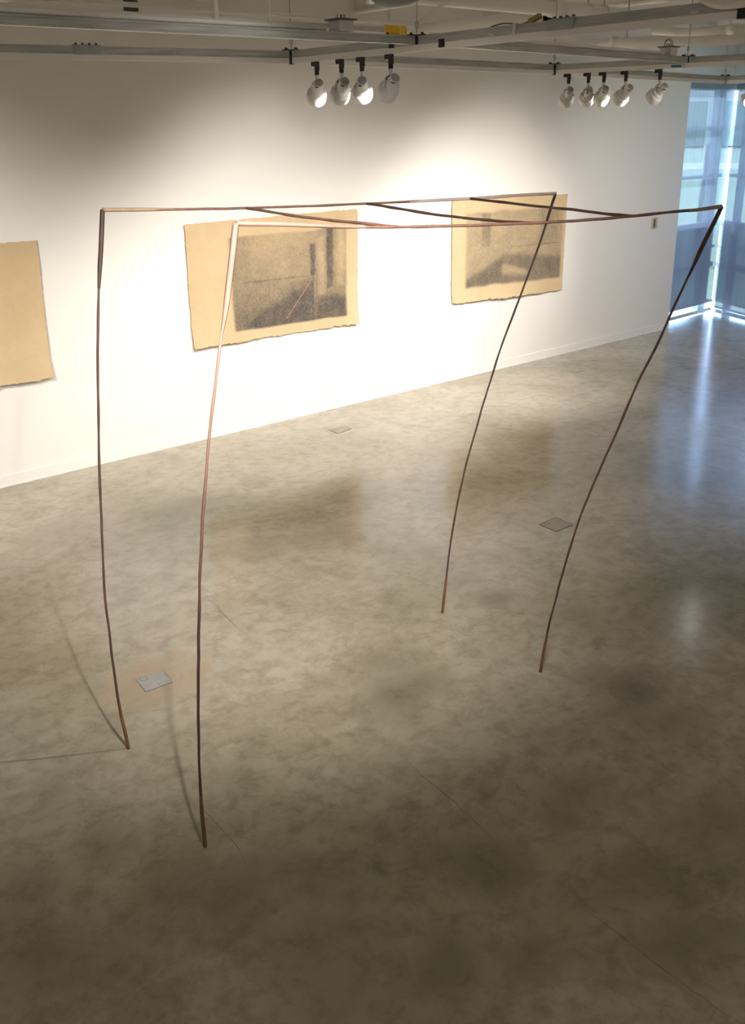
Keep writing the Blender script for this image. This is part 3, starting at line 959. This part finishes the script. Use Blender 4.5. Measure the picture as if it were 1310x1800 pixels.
def spotlight(p, along_dir, target, label, group, power=1.0, flip=1, beam=77, spill=0):
    """p: point on the underside of the track"""
    t = thing('track_spotlight', label, 'spotlight', p, group)
    ang = math.atan2(along_dir.y, along_dir.x)
    R = Matrix.Rotation(ang, 4, 'Z')
    bm = bmesh.new()
    box(bm, (-0.014, -0.011, -0.026), (0.042, 0.011, -0.001))
    box(bm, (-0.014, -0.011, -0.050), (0.010, 0.011, -0.026))
    bevel(bm, 0.002)
    bm.transform(R @ Matrix.Scale(flip, 4, (1, 0, 0)))
    obj('track_adaptor', bm, 'black', t)
    bm = bmesh.new()
    lathe(bm, [(0, -0.046), (0.0125, -0.046), (0.0135, -0.050), (0.0135, -0.072), (0.012, -0.074), (0, -0.074)], None, 18)
    obj('swivel_collar', bm, 'black', t, True)
    bm = bmesh.new()
    lathe(bm, [(0, -0.074), (0.0115, -0.074), (0.0115, -0.086), (0.008, -0.097), (0.006, -0.102), (0, -0.102)], None, 18)
    obj('stem', bm, 'can', t, True)
    piv = Vector((0, 0, -0.160))
    ax = (Vector(target) - (Vector(p) + piv)).normalized()
    B = Matrix.Translation(piv) @ basis(ax)
    # housing: narrow back barrel stepping out to a wide bell, local z towards the mouth
    bm = bmesh.new()
    prof = [(0.0, -0.078), (0.024, -0.078), (0.0295, -0.075), (0.0305, -0.068), (0.0315, -0.010), (0.0330, -0.003), (0.0420, 0.004), (0.0450, 0.008), (0.0455, 0.016),
            (0.0480, 0.020), (0.0560, 0.025), (0.0590, 0.032), (0.0600, 0.078), (0.0580, 0.081), (0.0560, 0.078), (0.051, 0.040), (0.03, 0.030), (0.0, 0.030)]
    lathe(bm, prof, B, 32)
    body = obj('housing', bm, 'can', t, True)
    bm = bmesh.new()
    lathe(bm, [(0.0, -0.0795), (0.0225, -0.0795), (0.0245, -0.0775)], B, 28)
    gr = obj('back_grille', bm, 'grille', body, True)
    bm = bmesh.new()
    for k in range(14):
        a = 2 * PI * k / 14
        M = B @ Matrix.Rotation(a, 4, 'Z') @ Matrix.Translation((0.0265, 0, -0.0775))
        lathe(bm, [(0.0, -0.0012), (0.0020, -0.0008), (0.0022, 0.001), (0, 0.001)], M, 6)
    obj('vent_slots', bm, 'tagw', body)
    bm = bmesh.new()
    lathe(bm, [(0.0, 0.058), (0.025, 0.060), (0.044, 0.066), (0.0495, 0.070), (0.0495, 0.064), (0.0, 0.054)], B, 28)
    obj('lamp_lens', bm, 'lamp', body, True)
    # yoke strap round the barrel
    side = (B.to_3x3() @ Vector((1, 0, 0))).normalized()
    r = 0.0385
    path = []
    for k in range(25):
        a = PI * k / 24
        path.append(piv + side * math.cos(a) * r + Vector((0, 0, 1)) * (0.022 + math.sin(a) * 0.038))
    path = [piv + side * r + Vector((0, 0, -0.006))] + path + [piv - side * r + Vector((0, 0, -0.006))]
    bm = bmesh.new()
    wdir = side.cross(Vector((0, 0, 1)))
    rings = []
    for i, q in enumerate(path):
        tg = (path[min(i + 1, len(path) - 1)] - path[max(i - 1, 0)]).normalized()
        nn = tg.cross(wdir)
        rings.append([bm.verts.new(q + wdir * sx * 0.007 + nn * sy * 0.0014) for sx, sy in ((-1, -1), (1, -1), (1, 1), (-1, 1))])
    for a, b in zip(rings, rings[1:]):
        for k in range(4):
            bm.faces.new((a[k], a[(k + 1) % 4], b[(k + 1) % 4], b[k]))
    bm.faces.new(rings[0][::-1])
    bm.faces.new(rings[-1])
    obj('yoke', bm, 'can', t)
    for s in (-1, 1):
        bm = bmesh.new()
        M = Matrix.Translation(piv + side * s * r) @ basis(side * s)
        lathe(bm, [(0, -0.006), (0.004, -0.006), (0.004, 0.004), (0.0085, 0.005), (0.0085, 0.012), (0.0, 0.012)], M, 12)
        obj('knob', bm, 'can', t)
    bm = bmesh.new()
    c0 = Vector((0.004, 0, -0.098))
    c3 = B @ Vector((0, -0.026, -0.070))
    tube(bm, catmull([c0, c0 + side * 0.016 + Vector((0, 0, -0.014)), c0 + side * 0.030 + Vector((0, 0, -0.026)), c3 + side * 0.02, c3], 6), 0.0032, 8)
    obj('lamp_cord', bm, 'dark_steel', t, True)
    if power > 0:
        ld = bpy.data.lights.new('spot', 'SPOT')
        ld.energy = SPOT_W * power
        ld.color = SPOT_COL
        ld.spot_size = math.radians(beam)
        ld.spot_blend = 1.0
        ld.shadow_soft_size = 0.22 if 'middle of the floor' in label else 0.04
        lo = bpy.data.objects.new('spot_lamp', ld)
        COL.objects.link(lo)
        lo.parent = t
        lo.matrix_local = Matrix.Translation(piv + ax * 0.088) @ ax.to_track_quat('-Z', 'Y').to_matrix().to_4x4()
        if spill:
            ld2 = ld.copy()
            ld2.energy = SPOT_W * power * spill
            ld2.spot_size = math.radians(150)
            lo2 = bpy.data.objects.new('spill_lamp', ld2)
            COL.objects.link(lo2)
            lo2.parent = t
            lo2.matrix_local = lo.matrix_local.copy()
    return t

ZT = 3.2695
dC = (J['CR'] - J['BC']).normalized()
dD = (J['DR'] - J['BD']).normalized()
dE = (J['ER'] - J['BE']).normalized()
dB = (J['BD'] - J['BC']).normalized()
def on_line(p, d, y):
    k = (y - p.y) / d.y
    return Vector((p.x + d.x * k, y, ZT))
G1 = 'left group of four track spotlights'
for y, tgt, lab in ((5.06, (5.78, 8.29, 0.75), 'leftmost white spotlight of the left group of four, pointing down'),
                    (4.82, (5.5, 8.29, 0.75), 'second white spotlight of the left group of four, tilted left'),
                    (4.63, (7.02, 8.29, 0.75), 'third white spotlight of the left group of four, brightly lit, seen from behind'),
                    (4.38, (5.4, 8.29, 0.7), 'rightmost and greyest white spotlight of the left group of four')):
    spotlight(on_line(J['BC'], dC, y), -dC, tgt, lab, G1)
G2 = 'right group of five track spotlights'
for y, tgt, lab in ((5.41, (8.9, 8.29, 0.75), 'leftmost white spotlight of the right group of five'),
                    (5.24, (9.65, 8.29, 0.75), 'second white spotlight of the right group of five, overlapping the third'),
                    (5.11, (9.35, 8.29, 0.75), 'third and brightest white spotlight of the right group of five'),
                    (4.93, (7.6, 8.29, 0.7), 'fourth white spotlight of the right group of five, tilted far left'),
                    (4.66, (7.5, 8.29, 0.7), 'rightmost spotlight of the right group of five, standing apart and grey')):
    spotlight(on_line(J['BD'], dD, y), dD, tgt, lab, G2, flip=-1)
# the lit lamp half cut off by the right edge
spotlight(on_line(J['BE'], dE, 5.88), dE, (6.2, 0.0, 0.6), 'white spotlight cut by the right edge, its lamp glaring towards the viewer', None, 0.03, spill=0)
# unseen lamps beyond the picture's edge: some inferred from shadows, others added as fill
G3 = 'inferred and added fill track spotlights beyond the edge of the picture'
LX = 0.85
ZJ = 3.95 - 0.0325
JX = 6.97 - 3 * 1.83                # the joist left of the viewer
for p, tgt, lab, pw, bw, sp in ((on_line(J['BD'], dD, 3.2), (5.7, 8.29, 1.3), 'spotlight outside the right edge aimed at the middle drawing', 0.7, 50, 0),
                        (on_line(J['BE'], dE, 4.6), (9.0, 8.29, 1.3), 'spotlight outside the right edge aimed at the right drawing', 1.3, 56, 0),
                        (on_line(J['BE'], dE, 4.9), (12.4, 8.29, 1.3), 'added fill spotlight outside the right edge aimed at the wall by the thermostat', 0.7, 95, 0),  # added to brighten the right end of the wall
                        (Vector((LX, 5.2, ZT)), (2.4, 8.29, 1.1), 'spotlight outside the left edge aimed at the left drawing', 1.1, 72, 0),
                        (Vector((LX, 4.8, ZT)), (2.2, 8.29, 1.0), 'spotlight outside the left edge aimed past the left drawing', 1.0, 72, 0),
                        (Vector((LX, 5.45, ZT)), (1.4, 8.29, 1.0), 'spotlight outside the left edge aimed at the far left wall', 1.1, 84, 0),
                        (Vector((JX, 1.7, ZJ)), (2.3, 4.6, 0.9), 'spotlight above the viewer aimed at the stick sculpture', 1.9, 66, 0),
                        (Vector((JX, 1.2, ZJ)), (4.3, 6.2, 0.0), 'added fill spotlight above the viewer aimed at the middle of the floor', 4.6, 62, 0),  # added to brighten the floor, kept soft so leg shadows stay faint
                        (Vector((JX, -0.6, ZJ)), (-1.5, -3.6, 3.0), 'added fill spotlight behind the viewer aimed at the left of the rear wall', AMB * 0.35, 110, 0),  # this and the next three are added bounce fill for the room
                        (Vector((JX, -0.2, ZJ)), (-3.2, 2.5, 4.0), 'added fill spotlight behind the viewer aimed at the side wall', AMB * 0.7, 110, 0),
                        (on_line(J['BD'], dD, 0.6), (4.5, -3.6, 4.2), 'added fill spotlight behind the viewer aimed at the middle of the rear wall', AMB * 0.6, 110, 0),
                        (on_line(J['BE'], dE, 2.0), (9.5, -3.6, 4.2), 'added fill spotlight behind the viewer aimed at the right of the rear wall', AMB * 2.0, 110, 0)):
    spotlight(p, dC, tgt, lab, G3, pw, 1, bw, sp)
track(Vector((JX, 2.2, 3.9495)), Vector((JX, -1.2, 3.9495)), 'white lighting track under the joist above the viewer')
for y0, y1, w in ((5.60, 4.36, 'far'),):
    track(Vector((LX, y0, ZG - 0.0005)), Vector((LX, y1, ZG - 0.0005)), 'white lighting track outside the left edge, %s run' % w)
    channel('strut', Vector((LX, y0, ZG)), Vector((LX, y1, ZG)), 'galvanised strut outside the left edge, %s run' % w)

# spare black adaptors on the long strut
for p, lab in ((Vector((3.9152, 4.35, ZG + 0.006)), 'small black clip on the long strut above the fourth spotlight'),
               (Vector((3.9063, 3.955, ZG - 0.006)), 'square black track adaptor on the long strut right of the joint'),
               (Vector((3.868, 2.262, ZG - 0.012)), 'black track adaptor on the long strut at the right edge')):
    bm = bmesh.new()
    h = 0.011 if 'clip' in lab else 0.020
    box(bm, (-0.024, -0.020, -h), (0.024, 0.020, h))
    bevel(bm, 0.003)
    tag(obj('track_feed', bm, 'black', None, False, p), lab, 'adaptor')

# splice plates with bolts
def splice(p, d, w, label):
    t = thing('splice_plate', label, 'bracket', p, 'steel splice plates on the struts')
    t.rotation_euler = (0, 0, math.atan2(d.y, d.x))
    bm = bmesh.new()
    box(bm, (-w / 2, -0.0245, -0.003), (w / 2, -0.0205, 0.046))
    box(bm, (-w / 2, 0.0205, -0.003), (w / 2, 0.0245, 0.046))
    box(bm, (-w / 2, -0.0245, 0.0415), (w / 2, 0.0245, 0.046))
    obj('plate', bm, 'splice', t)
    for k in range(4):
        bm = bmesh.new()
        lathe(bm, [(0, 0.056), (0.0075, 0.056), (0.0075, 0.046), (0, 0.046)], Matrix.Translation((-w / 2 + w * (k + 0.5) / 4, 0, 0)), 6)
        obj('bolt', bm, 'dark_steel', t)
    return t
splice(Vector((3.8886, 3.17, ZG)), dC, 0.15, 'bluish steel splice plate with bolts on the long strut')
splice(J['BL'].lerp(J['BC'], 0.335), (J['BC'] - J['BL']), 0.15, 'pale steel splice plate on the left part of the wall strut')

# ------------------------------------------------------------------ pipes, conduit and boxes overhead
def pipe(name, pts, r, label, cat='pipe', mat='pipe', corner=0.0, sides=18, couplings=()):
    P = rounded(pts, corner) if corner else [Vector(p) for p in pts]
    t = thing(name, label, cat, P[0])
    bm = bmesh.new()
    tube(bm, [p - P[0] for p in P], r, sides)
    obj('pipe_run', bm, mat, t, True)
    for a, b in couplings:
        bm = bmesh.new()
        tube(bm, [Vector(a) - P[0], Vector(b) - P[0]], r * 1.22, sides)
        obj('coupling', bm, mat, t, True)
    return t

def hanger(p, r, label, top=CEIL):
    """loop round a pipe and its rod"""
    t = thing('pipe_hanger', label, 'hanger', p)
    bm = bmesh.new()
    ring = [((r + 0.006) * math.cos(a), 0, (r + 0.006) * math.sin(a)) for a in [2 * PI * k / 28 for k in range(29)]]
    M = Matrix.Rotation(PI / 2, 4, 'Z')
    tube(bm, [M @ Vector(q) for q in ring], 0.006, 8, cap=False)
    obj('clevis_ring', bm, 'pipe', t, True)
    bm = bmesh.new()
    tube(bm, [(0, 0, r + 0.006), (0, 0, top - p[2])], 0.006, 8)
    obj('hanger_rod', bm, 'rod', t)
    return t

pipe('water_pipe', [(X0, 7.6, 3.715), (7.19, 7.6, 3.735), (7.19, 6.02, 3.735)], 0.08,
     'fat white pipe along the wall top that turns towards the viewer past the yellow label', corner=0.16,
     couplings=[((7.19, 6.10, 3.735), (7.19, 6.02, 3.735))])
pipe('water_pipe', [(5.3, 5.95, 3.80), (7.19, 5.95, 3.80), (9.6, 5.95, 3.80)], 0.058, 'white pipe held by two ring hangers at the top right',
     couplings=[((7.12, 5.95, 3.80), (7.26, 5.95, 3.80))])
hanger(Vector((7.62, 5.95, 3.80)), 0.058, 'left ring hanger round the white pipe at the top right')
hanger(Vector((7.84, 5.95, 3.80)), 0.058, 'right ring hanger round the white pipe at the top right')
pipe('water_pipe', [(7.0, 6.2, 3.585), (8.0, 6.2, 3.565), (8.0, 4.0, 3.510)], 0.052, 'white pipe with an elbow running right below the long strut', corner=0.11,
     couplings=[((8.0, 5.95, 3.559), (8.0, 5.90, 3.557))])
hanger(Vector((8.0, 5.80, 3.554)), 0.052, 'ring hanger round the elbow pipe below the long strut')
pipe('water_pipe', [(7.6, 5.25, 3.60), (7.6, 4.95, 3.565), (7.6, 4.2, 3.555)], 0.032, 'thinner white pipe with a coupling near the right edge, over the elbow pipe', corner=0.1,
     couplings=[((7.6, 4.57, 3.56), (7.6, 4.48, 3.5587))])
pipe('conduit', [(3.827, 2.50, 3.60), (3.827, 2.46, 3.37), (3.827, 2.36, 3.321), (3.827, 1.6, 3.321)], 0.018, 'grey white conduit bending down onto the long strut at the top right corner', 'conduit', corner=0.08)
pipe('conduit', [(-0.4, 4.282, 3.3545), (2.137, 4.214, 3.3545), (3.31, 4.182, 3.3545)], 0.0125, 'thin white conduit lying along the top left strut', 'conduit',
     couplings=[((2.10, 4.215, 3.3545), (2.17, 4.213, 3.3545))])
pipe('conduit', [(-0.4, 4.37, 3.372), (3.75, 4.25, 3.372)], 0.014, 'second white conduit just above the thin one on the top left strut', 'conduit')
pipe('conduit', [(1.2, 5.0, 3.498), (4.70, 5.0, 3.496), (4.95, 5.0, 3.640), (5.2, 5.0, 3.80)], 0.0125, 'white conduit passing over the yellow label and bending up to the ceiling', 'conduit', corner=0.06)
pipe('conduit', [(4.02, 4.177, 3.3545), (5.3, 4.3035, 3.3545), (6.50, 4.4223, 3.3545)], 0.0115, 'thin white conduit lying on the strut that runs to the right junction box', 'conduit')
pipe('drop_pipe', [(2.70, 4.199, 3.368), (2.70, 4.199, CEIL)], 0.009, 'vertical white pipe standing on the top left strut', 'pipe')
pipe('drop_rod', [(2.99, 4.191, 3.368), (2.99, 4.191, CEIL)], 0.0028, 'thin hanging rod right of the vertical white pipe', 'rod')
t = thing('duct_hanger', 'white square bracket hanging from the ceiling at the top left corner', 'bracket', (1.89, 4.62, 3.43))
bm = bmesh.new()
box(bm, (-0.03, -0.03, 0.0), (0.03, 0.03, 0.04))
bevel(bm, 0.003)
obj('foot', bm, 'pipe', t)
bm = bmesh.new()
box(bm, (-0.024, -0.004, 0.04), (0.024, 0.004, CEIL - 3.43))
obj('strap', bm, 'pipe', t)

# yellow marker on the fat pipe
t = thing('pipe_label', 'yellow pipe marker with small black lettering on the fat white pipe', 'label', (6.83, 7.6, 3.735))
bm = bmesh.new()
sec = [(math.cos(a), math.sin(a)) for a in [math.radians(150 + k * 12) for k in range(13)]]
def wrap(bm, x0, x1, r, a0, a1, n=12, mi=0):
    rows = []
    for x in (x0, x1):
        rows.append([bm.verts.new((x, -r * math.cos(math.radians(a0 + (a1 - a0) * k / n)), r * math.sin(math.radians(a0 + (a1 - a0) * k / n)))) for k in range(n + 1)])
    for k in range(n):
        bm.faces.new((rows[0][k], rows[0][k + 1], rows[1][k + 1], rows[1][k])).material_index = mi
wrap(bm, -0.17, 0.10, 0.0812, -62, 75)
obj('yellow_band', bm, 'yellow', t)
bm = bmesh.new()
wrap(bm, 0.015, 0.022, 0.0818, -62, 75)
obj('gap_strip', bm, 'pipe', t)
bm = bmesh.new()
rnd = random.Random(3)
x = -0.15
wrap(bm, -0.155, -0.125, 0.0818, -30, -14, 4)
for k in range(6):
    x = -0.085 + k * 0.017
    wrap(bm, x, x + 0.004, 0.0818, -29, -16, 3)
    wrap(bm, x, x + 0.011, 0.0818, -17 - (k % 2) * 5, -15 - (k % 2) * 5, 2)
    if k % 3 != 1:
        wrap(bm, x, x + 0.011, 0.0818, -29, -27, 2)
obj('lettering', bm, 'black', t)
bm = bmesh.new()
wrap(bm, -0.118, -0.095, 0.0818, -32, -14, 4)
obj('orange_mark', bm, 'orange', t)
for x, w in ((4.078, 0.16),):
    t = thing('valve_tag', 'small black block clipped to the fat pipe at the top left', 'fitting', (4.05, 7.50, 3.775))
    bm = bmesh.new()
    box(bm, (-0.055, -0.03, -0.03), (0.055, 0.0, 0.05))
    bevel(bm, 0.004)
    for k in (-0.03, 0.01):
        box(bm, (k, -0.036, 0.0), (k + 0.02, -0.03, 0.06))
    obj('block', bm, 'dark_steel', t)
# round white tag hanging in front of the label
t = thing('hanging_disc', 'small round white disc hanging by the yellow label', 'tag', (4.459, 5.0, 3.53))
bm = bmesh.new()
lathe(bm, [(0, -0.003), (0.012, -0.003), (0.012, 0.003), (0, 0.003)], Matrix.Rotation(PI / 2, 4, 'X') @ Matrix.Scale(1.6, 4, (0, 1, 0)), 20)
obj('disc', bm, 'tagw', t)
bm = bmesh.new()
tube(bm, [(0, 0, 0.018), (0, 0, CEIL - 3.53)], 0.0015, 6)
obj('wire', bm, 'rod', t)

def junction(p, label, loops):
    t = thing('junction_box', label, 'junction box', p)
    bm = bmesh.new()
    box(bm, (-0.045, -0.045, 0.0), (0.045, 0.045, 0.050))
    bevel(bm, 0.005)
    obj('box', bm, 'box', t)
    bm = bmesh.new()
    box(bm, (-0.062, -0.055, 0.050), (0.062, 0.055, 0.058))
    bevel(bm, 0.003)
    obj('lid', bm, 'lid', t)
    for s in (-0.025, 0.0, 0.022):
        bm = bmesh.new()
        lathe(bm, [(0, 0.078), (0.006, 0.078), (0.006, 0.058), (0, 0.058)], Matrix.Translation((s, 0, 0)), 8)
        obj('bolt', bm, 'rod', t)
    bm = bmesh.new()
    tube(bm, [(-0.045, -0.02, 0.02), (-0.085, -0.02, 0.02)], 0.011, 10)
    obj('connector', bm, 'box', t)
    if loops:
        for k, (r, dx) in enumerate(((0.045, -0.01), (0.055, 0.012))):
            bm = bmesh.new()
            tube(bm, [(dx + r * math.cos(a), 0.01 * k, 0.058 + r * 0.9 * math.sin(a)) for a in [PI * q / 16 for q in range(17)]], 0.0022, 6)
            obj('wire_loop', bm, 'dark_steel', t)
    return t
junction(Vector((3.41, 4.18, 3.342)), 'white junction box with dark lid on the strut left of the yellow label', False)
junction(Vector((6.62, 4.434, 3.342)), 'white junction box with wire loops above the right group of spotlights', True)

# small things on the long strut
t = thing('cable_connector', 'tan cable connector with its cord lying on the long strut', 'connector', (3.8926, 3.35, 3.352))
bm = bmesh.new()
box(bm, (-0.012, -0.042, -0.008), (0.012, 0.026, 0.014))
bevel(bm, 0.005)
bm.transform(Matrix.Rotation(math.radians(-18), 4, 'X'))
obj('plug', bm, 'tan', t)
bm = bmesh.new()
tube(bm, catmull([(0, 0.026, -0.004), (0, 0.08, -0.012), (0, 0.14, -0.004), (0, 0.20, 0.0), (0, 0.27, -0.008)], 6), 0.0032, 8)
obj('cord', bm, 'lid', t, True)
bm = bmesh.new()
box(bm, (-0.024, -0.008, -0.006), (0.024, 0.008, 0.046))
o = obj('cable_tie', bm, 'tagw', None, False, Vector((3.895, 3.455, ZG)))
tag(o, 'white strap wrapped round the long strut beside the tan connector', 'strap')
for p, lab in ((Vector((3.8765, 3.60, ZG + 0.008)), 'small white sticker on the long strut left of the white strap'),
               (Vector((3.8510, 2.47, ZG + 0.008)), 'small white sticker on the long strut near the right edge')):
    bm = bmesh.new()
    box(bm, (-0.0045, -0.022, -0.006), (0.0, 0.022, 0.006))
    tag(obj('sticker', bm, 'tagw', None, False, p), lab, 'sticker')
bm = bmesh.new()
box(bm, (-0.002, -0.065, -0.010), (0.0, 0.065, 0.006))
for k in range(5):
    box(bm, (-0.003, 0.03 - k * 0.02, -0.006), (-0.002, 0.042 - k * 0.02, 0.003))
bm.transform(Matrix.Rotation(math.radians(3), 4, 'X'))
tag(obj('tape_strip', bm, 'blue', None, False, on_line(J['BD'], dD, 4.55) + Vector((-0.0195, 0, 0.016))), 'strip of blue tape on the right lighting track', 'tape')

# hanging dome at the top edge
t = thing('hanging_dome', 'dark grey rounded bottom of a hanging dome at the top edge', 'fixture', (2.69, 3.0, 3.56))
bm = bmesh.new()
prof = [(0.25 * math.sin(a), -0.25 * math.cos(a)) for a in [PI * 0.62 * k / 20 for k in range(21)]]
prof[0] = (0.0, -0.25)
lathe(bm, prof + [(0.20, 0.12), (0.0, 0.14)], None, 40)
obj('dome', bm, 'dome', t, True)
bm = bmesh.new()
tube(bm, [(0, 0, 0.12), (0, 0, CEIL - 3.56)], 0.012, 10)
obj('stem', bm, 'dome', t)
bm = bmesh.new()
box(bm, (-0.10, 0.01, -0.245), (-0.075, 0.03, -0.20))
bevel(bm, 0.003)
obj('latch', bm, 'dome', t)
